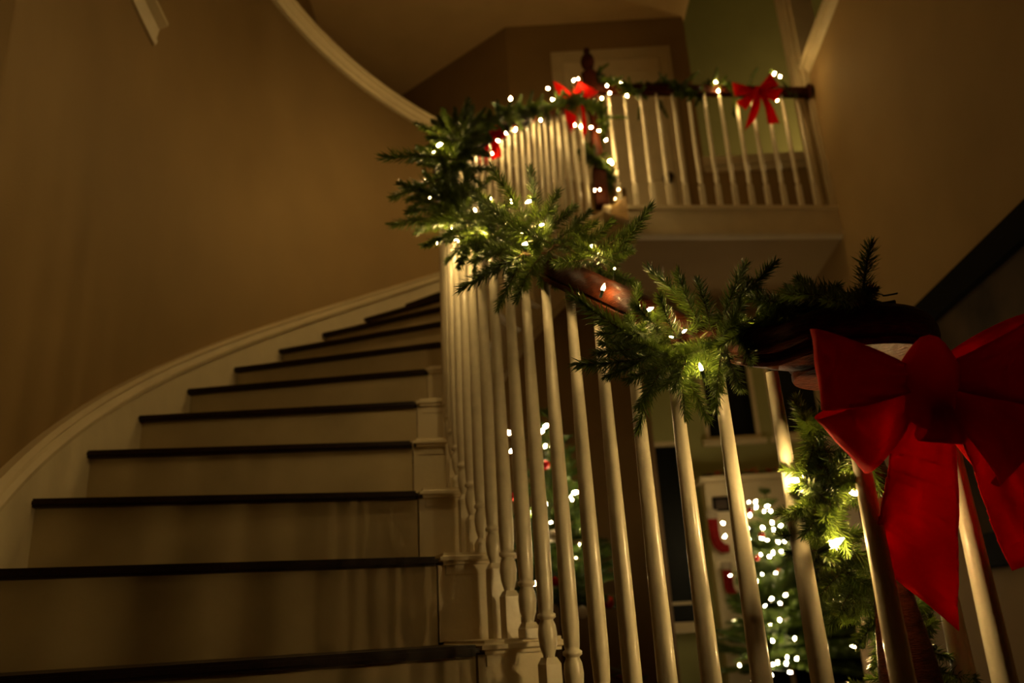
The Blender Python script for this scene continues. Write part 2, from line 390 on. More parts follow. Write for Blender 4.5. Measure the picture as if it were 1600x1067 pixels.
# starting step: rounded bullnose end under the volute
VC = Vector((0.508, 1.215, 0))
bm = bmesh.new(); lathe(bm, [(0.235, FLOOR), (0.235, zt(-2) - 0.014)], 32, VC); link('bullnose_riser', bm, 'white', stair, False)
bm = bmesh.new(); lathe(bm, [(0.25, zt(-2) - 0.014), (0.262, zt(-2) - 0.004), (0.255, zt(-2) + 0.006)], 32, VC); link('bullnose_tread', bm, 'tread', stair, False)

# ================================================================= STAIR RAILING
rail = thing('stair_railing', 'curved white baluster railing with a dark mahogany handrail beside the stairs', 'railing')
_rp = [(0.027, 0.0), (0.0285, 0.004), (0.0285, 0.010), (0.0255, 0.013), (0.0255, 0.016), (0.0305, 0.020), (0.0325, 0.030), (0.0320, 0.042), (0.0275, 0.054), (0.018, 0.063), (0.006, 0.067)]
RAILPROF = [(-a, b) for a, b in _rp[:1]] + _rp + [(-a, b) for a, b in _rp[:0:-1]]
ctrl = [pol(rb(a), a, rail_z(a)) for a in [126.5 + i * 2.0 for i in range(48)]]        # up to 220.5
spiral = []
for i in range(15):
    th = 200 + i * 33; r = 0.128 - 0.0075 * i
    spiral.append(Vector((VC.x + r * math.cos(R_(th)), VC.y + r * math.sin(R_(th)), 0.335)))
ctrl += spiral
pts = bez(ctrl, 4)
bm = bmesh.new(); sweep(bm, pts, RAILPROF); 
lathe(bm, [(0.045, 0.338), (0.048, 0.35), (0.046, 0.385), (0.036, 0.397), (0.002, 0.402)], 24, VC)
bmesh.ops.recalc_face_normals(bm, faces=bm.faces)
hr = link('handrail', bm, 'wood', rail, True)
def rot_z(bm, ang, at):
    bmesh.ops.rotate(bm, verts=bm.verts, cent=at, matrix=Matrix.Rotation(ang, 3, 'Z'))
def baluster(x, y, z0, z1, zb, ang, parent, s=1.0, n=14):
    """square foot, lamb's-tongue, vase, bead and a long tapering shaft"""
    bm = bmesh.new(); hw = 0.0165 * s
    blk = zb - 0.075 * s
    if blk < z0 + 0.03: blk = z0 + 0.03; zb = blk + 0.075 * s
    box(bm, x - hw, x + hw, y - hw, y + hw, z0, blk - 0.012)
    # chamfered top of the square block
    v = [bm.verts.new((x + sx * hw, y + sy * hw, blk - 0.012)) for sx, sy in ((-1, -1), (1, -1), (1, 1), (-1, 1))]
    u = [bm.verts.new((x + sx * hw * .66, y + sy * hw * .66, blk)) for sx, sy in ((-1, -1), (1, -1), (1, 1), (-1, 1))]
    for i in range(4): bm.faces.new((v[i], v[(i + 1) % 4], u[(i + 1) % 4], u[i]))
    h = zb - blk
    prof = [(0.011 * s, blk - 0.006), (0.0115 * s, blk + 0.004), (0.0165 * s, blk + 0.02 * s), (0.0185 * s, blk + 0.042 * s), (0.0165 * s, blk + 0.058 * s), (0.0125 * s, zb - 0.008 * s),
            (0.0135 * s, zb - 0.006 * s), (0.018 * s, zb - 0.003 * s), (0.018 * s, zb + 0.003 * s), (0.0135 * s, zb + 0.006 * s), (0.0145 * s, zb + 0.012 * s), (0.0165 * s, zb + 0.05 * s)]
    L = z1 - zb
    for t, r in ((0.2, .0162), (0.4, .0148), (0.6, .0130), (0.8, .0110), (1.0, .0092)): prof.append((r * s, zb + L * t))
    nb = len(bm.verts); lathe(bm, prof, n, (x, y, 0))
    rot_z(bm, ang, (x, y, 0))
    for f in bm.faces: f.smooth = len(f.verts) == 4 and f.calc_center_median().z > blk
    o = link('baluster', bm, 'bal', parent)
    return o
BAL = [203.5, 205.8, 207.8, 210.0, 212.2, 214.3, 216.4, 218.7, 221.0, 223.4]
BAL += [203.5 - 2.0667 * i for i in range(1, 38)]
for a in BAL:
    if a < 128.6: continue
    k = math.ceil((nose(0) - a) / DA) - 1 if True else 0
    k = max(-2, min(12, math.floor((nose(0) - a + 0.0) / DA)))
    z0 = zt(k) + (0.013 if k >= -1 else 0.0); zb = 0.143 + (203.7 - a) * (RISE / DA)
    q = pol(rb(a), a); q = Vector((q.x, q.y, 0))
    baluster(q.x, q.y, z0, rail_z(a) + 0.004, zb, R_(a), rail)
# balusters of the volute ring
def ring_pt(px, th): return Vector((VC.x + 0.105 * math.cos(R_(th)), VC.y + 0.105 * math.sin(R_(th)), 0))
def ray_circle(px, r, near=True):
    d = ray(px); h = math.hypot(d.x, d.y); dx, dy = d.x / h, d.y / h
    b = dx * VC.x + dy * VC.y; disc = max(0, b * b - (VC.x ** 2 + VC.y ** 2 - r * r)); t = b - math.sqrt(disc) if near else b + math.sqrt(disc)
    return Vector((dx * t, dy * t, 0))
for px, near in (((1341, 700), True), ((1505, 780), True), ((1492, 985), False)):
    q = ray_circle(px, 0.112, near)
    baluster(q.x, q.y, zt(-2) + 0.006, 0.34, zt(-2) + 0.14, 0.4, rail)

# newel at the centre of the volute
def newel(name, label, base, z1, r, prof, parts, cat='newel post'):
    t = thing(name, label, cat, base); return t
nl = thing('newel_post', 'turned dark mahogany newel post under the volute, wrapped in garland', 'newel post', (VC.x, VC.y, zt(-2) + 0.006))
bm = bmesh.new()
H = 0.335 - (zt(-2) + 0.006)
lathe(bm, [(0.036, 0.14), (0.038, 0.155), (0.030, 0.17), (0.028, 0.19), (0.038, 0.24), (0.042, 0.29), (0.036, 0.35), (0.026, 0.42), (0.023, 0.50), (0.027, 0.56), (0.031, 0.585), (0.024, 0.60), (0.022, 0.615), (0.033, 0.64), (0.037, 0.665), (0.031, 0.69), (0.022, 0.705), (0.032, 0.715), (0.035, 0.73), (0.03, H)], 24)
link('turned_shaft', bm, 'wood', nl, True)
bm = bmesh.new(); box(bm, -0.04, 0.04, -0.04, 0.04, 0, 0.14); bmesh.ops.bevel(bm, geom=bm.edges[:], offset=0.005, segments=2, affect='EDGES')
link('square_base', bm, 'wood', nl)

# landing newel
nu = thing('newel_post', 'dark wooden landing newel post with turned finial where the stair railing turns', 'newel post', (NW.x, NW.y, LAND + 0.004))
bm = bmesh.new(); box(bm, -0.042, 0.042, -0.042, 0.042, 0, 0.26)
bmesh.ops.bevel(bm, geom=bm.edges[:], offset=0.005, segments=2, affect='EDGES'); link('square_base', bm, 'wood', nu)
bm = bmesh.new(); box(bm, -0.042, 0.042, -0.042, 0.042, 0.74, 0.98)
bmesh.ops.bevel(bm, geom=bm.edges[:], offset=0.005, segments=2, affect='EDGES'); link('square_block', bm, 'wood', nu)
bm = bmesh.new(); lathe(bm, [(0.040, 0.255), (0.042, 0.275), (0.028, 0.29), (0.036, 0.34), (0.040, 0.40), (0.030, 0.52), (0.026, 0.62), (0.030, 0.68), (0.042, 0.71), (0.038, 0.745)], 20); link('turned_shaft', bm, 'wood', nu, True)
bm = bmesh.new(); lathe(bm, [(0.05, 0.975), (0.052, 0.99), (0.028, 1.0), (0.02, 1.02), (0.040, 1.05), (0.048, 1.085), (0.040, 1.12), (0.022, 1.145), (0.018, 1.16), (0.024, 1.17), (0.016, 1.19), (0.001, 1.2)], 20); link('finial', bm, 'wood', nu, True)

# landing railing
lr = thing('landing_railing', 'straight white baluster railing with dark handrail across the upstairs landing', 'railing')
bm = bmesh.new(); zr = on_y((1130, 143), 4.76).z - 0.03
sweep(bm, [edge_pt(0.025, zr), edge_pt(0.975, zr)], RAILPROF); bmesh.ops.recalc_face_normals(bm, faces=bm.faces); link('handrail', bm, 'wood', lr, True)
bm = bmesh.new(); lathe(bm, [(0.055, 0), (0.06, 0.008), (0.055, 0.016), (0.04, 0.02), (0.038, 0.026)], 20)
bmesh.ops.rotate(bm, verts=bm.verts, cent=(0, 0, 0), matrix=Matrix.Rotation(R_(-90), 3, 'Y'))
bmesh.ops.translate(bm, verts=bm.verts, vec=edge_pt(0.985, zr + 0.032)); link('wall_rosette', bm, 'wood', lr, True)
for i in range(13):
    q = edge_pt(0.075 + i * 0.0705)
    baluster(q.x, q.y, LAND + 0.004, zr + 0.004, LAND + 0.24, 0.1, lr, 0.9, 10)

# ================================================================= FRAMED PICTURE ON THE RIGHT WALL
pc = thing('framed_painting', 'large murky painting in a wide black frame on the right wall', 'painting', rwall(3.3, 0.0, 0.13))
y0, y1, z0, z1 = 2.2, 4.0, 0.13, 1.42
def slab(name, ya, yb, za, zb, o0, o1, m):
    bm = bmesh.new(); P = [rwall(ya, o0), rwall(yb, o0), rwall(yb, o1), rwall(ya, o1)]
    prism(bm, [tuple(p[:2]) for p in P], za, zb); bmesh.ops.recalc_face_normals(bm, faces=bm.faces)
    bmesh.ops.bevel(bm, geom=bm.edges[:], offset=0.008, segments=2, affect='EDGES')
    o = link(name, bm, m); adopt(pc, o); return o
fw = 0.145
slab('frame_rail', y0, y1, z1 - fw, z1, 0.002, 0.045, 'black'); slab('frame_rail', y0, y1, z0, z0 + fw, 0.002, 0.045, 'black')
slab('frame_stile', y0, y0 + fw, z0 + fw, z1 - fw, 0.002, 0.045, 'black'); slab('frame_stile', y1 - fw, y1, z0 + fw, z1 - fw, 0.002, 0.045, 'black')
slab('canvas', y0 + fw - .01, y1 - fw + .01, z0 + fw - .01, z1 - fw + .01, 0.002, 0.02, 'art')

# ================================================================= PINE SPRIGS (shared meshes)
def sprig_mesh(seed, n=210, L=0.15, nl=0.024, wd=0.0016, m='needle', spread=55, side=0.0):
    rnd = random.Random(seed); bm = bmesh.new()
    c1 = rnd.uniform(-0.02, 0.02); c2 = rnd.uniform(-0.02, 0.02)
    def stem(t): return Vector((c1 * t * t * 4 * L, c2 * t * t * 4 * L, L * t)) if False else Vector((c1 * t * t, c2 * t * t, L * t))
    tube(bm, [stem(i / 5) for i in range(6)], lambda t: 0.0016 * (1 - 0.5 * t), 5)
    nt = len(bm.faces)
    for i in range(n):
        t = (i + rnd.random()) / n; t = t ** 0.9
        b = stem(t); a = i * 2.39996 + rnd.uniform(-.3, .3)
        tilt = R_(spread + rnd.uniform(-14, 12) - 28 * t ** 3)
        d = Vector((math.cos(a) * math.sin(tilt), math.sin(a) * math.sin(tilt), math.cos(tilt)))
        l = nl * rnd.uniform(0.75, 1.1) * (1 - 0.25 * t ** 4)
        up = Vector((0, 0, 1)); s = d.cross(up).normalized(); s = Matrix.Rotation(rnd.uniform(-.9, .9), 3, d) @ s
        mid = b + d * l * .55 + up * l * 0.03; tip = b + d * l + up * l * 0.12
        v = [bm.verts.new(b - s * wd * .35), bm.verts.new(b + s * wd * .35), bm.verts.new(mid + s * wd * .5), bm.verts.new(mid - s * wd * .5), bm.verts.new(tip)]
        bm.faces.new((v[0], v[1], v[2], v[3])); bm.faces.new((v[3], v[2], v[4]))
    me = bpy.data.meshes.new('sprig'); bm.to_mesh(me); bm.free()
    me.materials.append(M[m]); me.materials.append(M['twig'])
    for i, p in enumerate(me.polygons): p.material_index = 1 if i < nt else 0
    return me
SPR = [sprig_mesh(i, 215, 0.15, 0.030, 0.0027) for i in range(6)]
SPRFAR = [sprig_mesh(20 + i, 200, 0.15, 0.027, 0.0042) for i in range(4)]
def put_sprig(parent, root, tip, far=False, fat=1.0):
    d = tip - root; L = d.length
    me = random.choice(SPRFAR if far else SPR)
    o = bpy.data.objects.new('sprig', me); COL.objects.link(o)
    q = d.to_track_quat('Z', 'Y'); s = L / 0.15; f = min(1.25, max(0.75, s)) * fat
    o.matrix_world = Matrix.Translation(root - Vector(parent.location)) @ (q @ Matrix.Rotation(random.uniform(0, 6.28), 3, 'Z').to_quaternion()).to_matrix().to_4x4() @ Matrix.Diagonal((f, f, s, 1))
    mw = o.matrix_world.copy(); o.parent = parent; o.matrix_basis = mw
    return o
def rvec():
    while True:
        v = Vector((random.uniform(-1, 1), random.uniform(-1, 1), random.uniform(-1, 1)))
        if 0.1 < v.length < 1: return v.normalized()
def fill(parent, path, n, l0, l1, far=False, bias=None, tang=0.5, fat=1.0):
    pts = bez(path, 8); acc = [0]
    for a, b in zip(pts, pts[1:]): acc.append(acc[-1] + (b - a).length)
    for i in range(n):
        s = acc[-1] * (i + random.random()) / n
        j = max(k for k in range(len(acc) - 1) if acc[k] <= s)
        f = (s - acc[j]) / max(1e-6, acc[j + 1] - acc[j]); p = pts[j].lerp(pts[j + 1], f); t = (pts[j + 1] - pts[j]).normalized()
        d = rvec() * 0.8 + t * random.choice((-1, 1)) * tang + (bias or Vector((0, 0, 0)))
        put_sprig(parent, p, p + d.normalized() * random.uniform(l0, l1), far, fat)
def rope(parent, path, r=0.0028, m='twig', name='stem'):
    base = bez(path, 10); pts = []
    for i, p in enumerate(base): pts.append(p + Vector((math.cos(i * 1.1), math.sin(i * 1.1), math.cos(i * 0.7))) * 0.004 - Vector(parent.location))
    bm = bmesh.new(); tube(bm, pts, r, 6); return link(name, bm, m, parent, True)
# bulbs
bm = bmesh.new(); lathe(bm, [(0.0018, 0), (0.0030, 0.003), (0.0030, 0.009), (0.0016, 0.013), (0.0002, 0.016)], 8)
BULB = bpy.data.meshes.new('bulb'); bm.to_mesh(BULB); bm.free(); BULB.materials.append(M['bulb'])
bm = bmesh.new(); lathe(bm, [(0.0022, -0.014), (0.0032, -0.012), (0.0034, 0.001), (0.0026, 0.0015)], 8)
SOCK = bpy.data.meshes.new('socket'); bm.to_mesh(SOCK); bm.free(); SOCK.materials.append(M['wire'])
def bulb(parent, p, scale=1.0, me=None, d=None):
    d = d or (rvec() + Vector((0, -0.3, 0.4)))
    o = bpy.data.objects.new('bulb', me or BULB); COL.objects.link(o); o.parent = parent
    o.matrix_basis = Matrix.Translation(p - Vector(parent.location)) @ d.to_track_quat('Z', 'Y').to_matrix().to_4x4() @ Matrix.Scale(scale, 4)
    s = bpy.data.objects.new('socket', SOCK); COL.objects.link(s); s.parent = o
    return o

# ================================================================= GARLAND ALONG THE STAIR HANDRAIL
def C(px, py, dr=0.0, far=False): return on_cyl((px, py), RB + dr, far)
gar = thing('garland', 'long green pine garland wound along the stair handrail', 'garland')
g1 = [C(1395, 476, -.03), C(1340, 468, -.03), C(1250, 480, -.02), C(1180, 505, .03), C(1120, 540, .05), C(1060, 560, .06), C(1010, 545, .05),
      C(975, 500, .02), C(955, 430, -.04), C(920, 400, -.03), C(870, 385, .02), C(830, 395, .05), C(790, 385, .05), C(745, 355, .05), C(712, 330, .04), C(700, 290, .03), C(705, 245, 0),
C(715, 205, -.02, True), C(745, 190, -.03, True), C(785, 184, -.05, True), C(830, 172, 0.0, True), C(875, 165, -.02, True), C(915, 152, .02, True)]
rope(gar, g1, 0.003)
HAND = [((1348, 470), (1352, 376), -.02), ((1335, 472), (1228, 440), -.02), ((1300, 476), (1240, 432), -.03), ((1360, 474), (1300, 462), 0), ((1250, 480), (1180, 462), 0),
        ((1150, 480), (1203, 407), .02), ((1128, 500), (1160, 412), .03), ((1110, 520), (1105, 440), .03), ((1088, 500), (1030, 412), .02), ((1095, 510), (1048, 430), .03), ((1180, 490), (1245, 462), .0),
        ((1150, 510), (1215, 500), .02), ((1130, 540), (1108, 632), .06), ((1135, 545), (1150, 610), .06), ((1150, 520), (1190, 560), .05), ((1120, 530), (1180, 455), .04),
        ((1060, 570), (1112, 652), .06), ((1050, 560), (1090, 640), .07), ((1030, 560), (990, 668), .06), ((1040, 560), (1010, 640), .06), ((1020, 555), (912, 588), .05), ((1010, 540), (930, 560), .05), ((1000, 530), (893, 480), .05),
        ((1020, 520), (940, 520), .05), ((1040, 520), (985, 480), .05), ((1060, 530), (1020, 470), .05), ((1080, 540), (1060, 610), .07), ((1090, 530), (1150, 560), .05), ((1070, 520), (1120, 490), .05),
        ((1060, 560), (985, 590), .06), ((1030, 545), (960, 600), .06),
        ((955, 400), (1022, 334), -.03), ((930, 395), (1000, 352), -.02), ((945, 400), (990, 390), -.01), ((925, 405), (860, 412), .0), ((960, 410), (900, 385), -.02), ((900, 390), (960, 350), -.02),
        ((870, 375), (925, 335), 0), ((850, 360), (905, 325), .0), ((838, 350), (836, 264), .02), ((820, 345), (776, 262), .03), ((845, 360), (862, 300), .02), ((830, 360), (740, 320), .04), ((860, 380), (770, 350), .04),
        ((830, 390), (785, 335), .04), ((820, 395), (722, 452), .07), ((810, 400), (742, 430), .07), ((815, 405), (778, 478), .08), ((845, 400), (795, 460), .06), ((790, 395), (830, 440), .06), ((780, 375), (730, 380), .05),
        ((850, 385), (905, 380), .03), ((760, 350), (705, 350), .04), ((750, 340), (800, 310), .03), ((730, 320), (760, 275), .03), ((800, 340), (850, 330), .03), ((770, 330), (740, 290), .03),
        ((715, 250), (606, 229), .02), ((705, 275), (612, 296), .02), ((710, 330), (617, 358), .03), ((700, 300), (640, 322), .02), ((705, 215), (650, 198), .0), ((720, 200), (735, 155), 0), ((708, 205), (690, 172), 0),
        ((700, 350), (650, 362), .03), ((705, 340), (672, 335), .03), ((700, 260), (655, 258), .03), ((720, 220), (668, 212), .0), ((725, 350), (690, 372), .05)]
for r_, t_, dr in HAND:
    root = C(r_[0], r_[1], dr); dep = depth_of(root)
    tip = depth_pt(t_, dep * random.uniform(0.95, 1.0))
    put_sprig(gar, root, tip, False, 1.12)
fill(gar, g1[1:8], 60, 0.045, 0.085)
fill(gar, g1[8:17], 90, 0.06, 0.11)
fill(gar, g1[13:18], 60, 0.09, 0.15, True, fat=1.15)
fill(gar, g1[16:], 200, 0.07, 0.12, True, None, 0.7, 1.15)

# garland on the landing newel
gn = thing('garland', 'green garland spiralling down the dark landing newel post', 'garland', (NW.x, NW.y, LAND + 0.3))
gnp = []
for i in range(15):
    a = i * 0.95; gnp.append(Vector((NW.x + 0.065 * math.cos(a), NW.y + 0.065 * math.sin(a), LAND + 1.02 - i * 0.062)))
rope(gn, gnp, 0.003); fill(gn, gnp, 210, 0.05, 0.085, True, Vector((0, 0, -0.2)), 0.8, 1.1)
put_sprig(gn, Vector((NW.x + .05, NW.y - .05, LAND + .62)), Vector((NW.x + .2, NW.y - .05, LAND + .62)), True)
# garland on the landing rail
gl = thing('garland', 'sparse green garland twisted around the upstairs landing handrail', 'garland', edge_pt(0.4, zr))
glp = [edge_pt(0.02 + i * 0.075, zr + 0.035 + 0.04 * math.sin(i * 1.9 + .5)) + Vector((0, 0.04 * math.cos(i * 1.9), 0)) for i in range(13)]
rope(gl, glp, 0.003); fill(gl, glp[:9], 150, 0.06, 0.10, True, None, 1.0, 1.1); fill(gl, glp[8:], 20, 0.05, 0.08, True, None, 1.2)
for r_, t_ in (((1060, 140), (1085, 112)), ((1110, 140), (1125, 110)), ((1170, 135), (1180, 105)), ((1200, 130), (1205, 108)), ((1150, 150), (1142, 180)), ((1030, 155), (1037, 182)), ((990, 140), (1000, 125)), ((1000, 165), (1000, 185))):
    a = on_y(r_, 4.72); b = on_y(t_, 4.70); put_sprig(gl, a, b, True)
# garland on the lower newel
g2 = thing('garland', 'bushy green garland wound down the lower newel post below the volute', 'garland', (VC.x, VC.y, 0))
DN = depth_of(Vector((VC.x, VC.y, 0.1)))
g2p = [depth_pt((1285, 640), DN), depth_pt((1272, 700), DN + .01), depth_pt((1300, 760), DN - .02), depth_pt((1290, 830), DN), depth_pt((1310, 890), DN + .03), depth_pt((1350, 930), DN + .04), depth_pt((1400, 985), DN + .05), depth_pt((1440, 1020), DN + 0.02), depth_pt((1430, 1090), DN), depth_pt((1360, 1150), DN)]
rope(g2, g2p, 0.003); fill(g2, g2p, 120, 0.05, 0.085, False, None, 0.6)
for r_, t_ in (((1285, 720), (1262, 650)), ((1300, 740), (1240, 770)), ((1310, 800), (1245, 820)), ((1310, 830), (1262, 842)), ((1330, 880), (1270, 930)), ((1350, 920), (1285, 1000)), ((1360, 700), (1385, 640)), ((1350, 690), (1375, 770)), ((1380, 960), (1330, 1010)), ((1420, 990), (1470, 985)), ((1430, 1010), (1470, 1050)), ((1410, 960), (1375, 900)), ((1340, 700), (1350, 640)), ((1300, 760), (1345, 800)), ((1310, 850), (1370, 880)), ((1300, 760), (1275, 790)), ((1295, 780), (1320, 840)), ((1330, 900), (1330, 970)), ((1340, 910), (1300, 960)), ((1360, 930), (1400, 930))):
    put_sprig(g2, depth_pt(r_, DN + .02), depth_pt(t_, DN - random.uniform(0, .04)))

# ================================================================= LIGHT STRINGS
ls = thing('light_string', 'string of warm white fairy lights along the stair garland', 'string lights')
rope(ls, [p + Vector((0.0, -0.012, 0.008)) for p in g1], 0.0012, 'wire', 'wire')
NEAR = [((1097, 580), .07, 1.15), ((1010, 486), .075, 1.3), ((941, 455), .055, 1.35), ((920, 391), .03, 1.1), ((1066, 520), .08, .8), ((1176, 512), .02, .5), ((1052, 527), .08, .6),
        ((825, 380), .075, .9), ((757, 379), .06, 1.3), ((712, 366), .045, 1.5), ((719, 376), .06, 1.4), ((733, 372), .06, .9), ((742, 367), .05, .8), ((687, 377), .05, 1.1), ((683, 228), .05, 1.2), ((676, 240), .05, .8), ((668, 282), .05, .95), ((673, 312), .05, .95),
        ((830, 313), .05, .9), ((765, 313), .05, .8), ((743, 330), .05, .8), ((800, 318), .05, .7), ((960, 420), .01, .7), ((843, 352), .05, .6), ((757, 363), .055, .8)]
for p_, dr, s in NEAR:
    bulb(ls, C(p_[0], p_[1], dr), s * (0.72 if p_[0] > 850 else 0.95))
for ax_, dr_, dz_ in ((172, .09, .05), (166, .10, .03), (161, .10, .04), (155, .10, .05), (150, .10, .02), (145, .10, .04), (140, .10, .05), (136, .10, .03)):  # oversized bulbs hidden on the wall side, added to brighten the far wall
    bulb(ls, pol(RB + dr_, ax_, rail_z(ax_) + dz_), 1.9)
for p_, s in (((780, 221), .95), ((805, 205), 1.0), ((797, 157), 1.15), ((791, 210), .7), ((845, 189), .8), ((855, 138), 1.2), ((865, 156), 1.1), ((895, 127), 1.1), ((905, 123), 1.1), ((899, 197), .8), ((770, 240), .6)):
    q = C(p_[0], p_[1], 0.0, True); bulb(ls, depth_pt(p_, depth_of(q) - 0.07), s * 1.15)
ln = thing('light_string', 'warm fairy lights wound with the garland on the landing newel', 'string lights', (NW.x, NW.y, LAND + .5))
rope(ln, [p + Vector((0, -.012, 0)) for p in gnp], 0.0012, 'wire', 'wire')
for p_ in ((908, 197), (922, 199), (934, 204), (945, 220), (951, 253), (956, 257), (937, 296), (929, 298), (967, 296), (961, 311), (951, 146), (948, 134), (941, 152)):
    bulb(ln, on_y(p_, NW.y - 0.09), 1.1 if p_[1] < 290 else 0.55 if p_[0] < 950 else 0.42)
ll = thing('light_string', 'warm fairy lights on the landing handrail garland', 'string lights', edge_pt(0.5, zr))
rope(ll, [p + Vector((0, -.012, .01)) for p in glp], 0.0012, 'wire', 'wire')
for p_ in ((971, 129), (980, 151), (1117, 128), (1122, 140), (1209, 117), (1219, 121), (1215, 157), (1155, 161)):
    bulb(ll, on_y(p_, 4.70), 1.05)
l2 = thing('light_string', 'warm fairy lights glowing in the garland on the lower newel post', 'string lights', (VC.x, VC.y, 0))
rope(l2, [p + Vector((0, -.012, .01)) for p in g2p], 0.0012, 'wire', 'wire')
for p_, dd, s in (((1250, 750), -.03, 1.15), ((1327, 766), -.04, 1.0), ((1297, 853), -.05, 1.4), ((1446, 1014), -.05, 1.3), ((1440, 1022), -.04, .9), ((1340, 1010), .09, 1.0), ((1415, 775), 0.07, 2.2), ((1440, 850), .10, 1.8)):
    bulb(l2, depth_pt(p_, DN + dd), s)

# ================================================================= BOWS
def ribbon(bm, cen, across, wid, nrm, nv=6, crimp=0.0):
    """cen: list of centre points, across: list of unit vectors, wid: half widths"""
    rows = []
    for i, (c, a, w_) in enumerate(zip(cen, across, wid)):
        row = []
        for j in range(nv + 1):
            v = j / nv * 2 - 1
            row.append(bm.verts.new(c + a * (w_ * v) + nrm * (crimp * math.sin(v * 5.5 + i * .35))))
        rows.append(row)
    for a, b in zip(rows, rows[1:]):
        for j in range(nv): bm.faces.new((a[j], a[j + 1], b[j + 1], b[j]))
def bow(label, origin, X, Z, loops, tails, s, kn=1.0, group=None):
    """loops: (root(x,z), tip edge A, tip edge B, puff); tails: list of (left pts, right pts); coordinates in the bow's plane, metres*s"""
    N = X.cross(Z).normalized()
    if N.dot(-origin) < 0: N = -N          # towards the viewer's side of the bow
    t = thing('ribbon_bow', label, 'bow', origin, group)
    P = lambda x, z, n=0.0: X * (x * s) + Z * (z * s) + N * (n * s)
    for (ax, az), (bx, bz), puff, off in loops:
        bm = bmesh.new(); mx, mz = (ax + bx) / 2, (az + bz) / 2
        A = P(ax, az) - P(bx, bz); hw = A.length / 2; A.normalize(); cen = []; acr = []; wid = []
        D = P(mx, mz); n = 22
        for i in range(n + 1):
            u = i / n; out = (1 - math.cos(2 * PI * u)) / 2; out = out ** 0.72
            cen.append(D * (0.06 + 0.94 * out) + N * ((puff * math.sin(2 * PI * u) + off) * s)); acr.append(A)
            wid.append(hw * (0.16 + 0.84 * min(1, out * 1.02) ** 0.9))
        ribbon(bm, cen, acr, wid, N, 8, 0.0025 * s / 0.9)
        o = link('loop', bm, 'velvet', t, True); sm = o.modifiers.new('s', 'SOLIDIFY'); sm.thickness = 0.0012
    for left, right, off in tails:
        bm = bmesh.new(); n = 40
        Lp = bez([Vector((a, b, 0)) for a, b in left], 8); Rp = bez([Vector((a, b, 0)) for a, b in right], 8)
        rows = []
        for i in range(n + 1):
            f = i / n; a = Lp[int(f * (len(Lp) - 1))]; b = Rp[int(f * (len(Rp) - 1))]
            row = []
            for j in range(17):
                v = j / 16; q = a.lerp(b, v)
                row.append(bm.verts.new(P(q.x, q.y, off + 0.012 * math.sin(v * 5 + f * 4) * (0.3 + f) + 0.014 * math.sin(f * 5) + 0.0022 * math.sin(v * 15 - f * 7) + 0.0012 * math.sin(v * 5 + f * 27))))
            rows.append(row)
        for a, b in zip(rows, rows[1:]):
            for j in range(16): bm.faces.new((a[j], a[j + 1], b[j + 1], b[j]))
        o = link('tail', bm, 'velvet', t, True); sm = o.modifiers.new('s', 'SOLIDIFY'); sm.thickness = 0.0012
    bm = bmesh.new()
    bmesh.ops.create_uvsphere(bm, u_segments=14, v_segments=10, radius=1)
    for v in bm.verts:
        c = v.co; v.co = P(kn * 0.022 * c.x * (1 + .12 * math.sin(c.z * 6)), kn * (0.036 * c.z - 0.002), kn * (0.012 + 0.016 * c.y))
    link('knot', bm, 'velvet', t, True)
    return t
# big bow at the volute; bow plane faces the camera side
kpx = (1440, 592); KO = depth_pt(kpx, 1.055)
hx = Vector((0.93, -0.37 * 0 - 0.30, 0)).normalized(); hz = Vector((0, 0, 1))
XB = (depth_pt((1540, 592), 1.055) - KO).normalized(); XB.z = 0; XB.normalize()
camr = RC @ Vector((1, 0, 0)); camu = RC @ Vector((0, 1, 0))
XB = camr; ZB = camu
u = 1.055 / F
def U(x, y): return ((x - kpx[0]) * u, -(y - kpx[1]) * u)
bow('big red velvet bow with long tails hanging below the dark volute', KO, XB, ZB,
    [(U(1262, 514), U(1280, 640), .030, .012), (U(1274, 655), U(1352, 740), .026, .0), (U(1600, 490), U(1640, 640), .028, .012), (U(1650, 650), U(1560, 760), .026, 0.0), (U(1490, 690), U(1425, 685), .02, .02)],
    [([U(1422, 600), U(1388, 680), U(1382, 785), U(1382, 885)], [U(1455, 600), U(1490, 700), U(1500, 840), U(1507, 992)], -0.01),
     ([U(1450, 600), U(1490, 690), U(1530, 770), U(1600, 900)], [U(1480, 600), U(1560, 640), U(1640, 720), U(1720, 860)], 0.0)], 1.0, 1.65)
def small_bow(label, px, y_plane, cyl=None, k=1.0, variant=0):
    o_ = on_y(px, y_plane) if cyl is None else depth_pt(px, cyl)
    d = depth_of(o_); uu = d / F
    def q(x, y): return ((x - px[0]) * uu, -(y - px[1]) * uu)
    return o_, q
o_, q = small_bow('', (1182, 143), 4.66)
bow('red bow with spread tails tied to the right end of the landing handrail', o_, camr, camu,
    [(q(1143, 130), q(1147, 150), .02, .01), (q(1150, 160), q(1165, 172), .015, 0), (q(1203, 116), q(1216, 134), .02, .01), (q(1222, 140), q(1213, 158), .015, 0)],
    [([q(1179, 146), q(1172, 170), q(1165, 203)], [q(1188, 146), q(1186, 170), q(1178, 190)], 0), ([q(1184, 146), q(1194, 170), q(1202, 192)], [q(1192, 144), q(1208, 170), q(1219, 193)], 0)], 1.0)
o_, q = small_bow('', (897, 150), NW.y - 0.24)
bow('red bow on the handrail just left of the landing newel post', o_, camr, camu,
    [(q(864, 128), q(872, 158), .02, .01), (q(905, 128), q(930, 140), .015, 0.0), (q(934, 144), q(918, 154), .02, .01)],
    [([q(892, 152), q(882, 175), q(894, 212)], [q(902, 152), q(902, 178), q(898, 196)], 0), ([q(899, 152), q(908, 175), q(912, 216)], [q(907, 150), q(914, 178), q(917, 205)], 0)], 1.0)
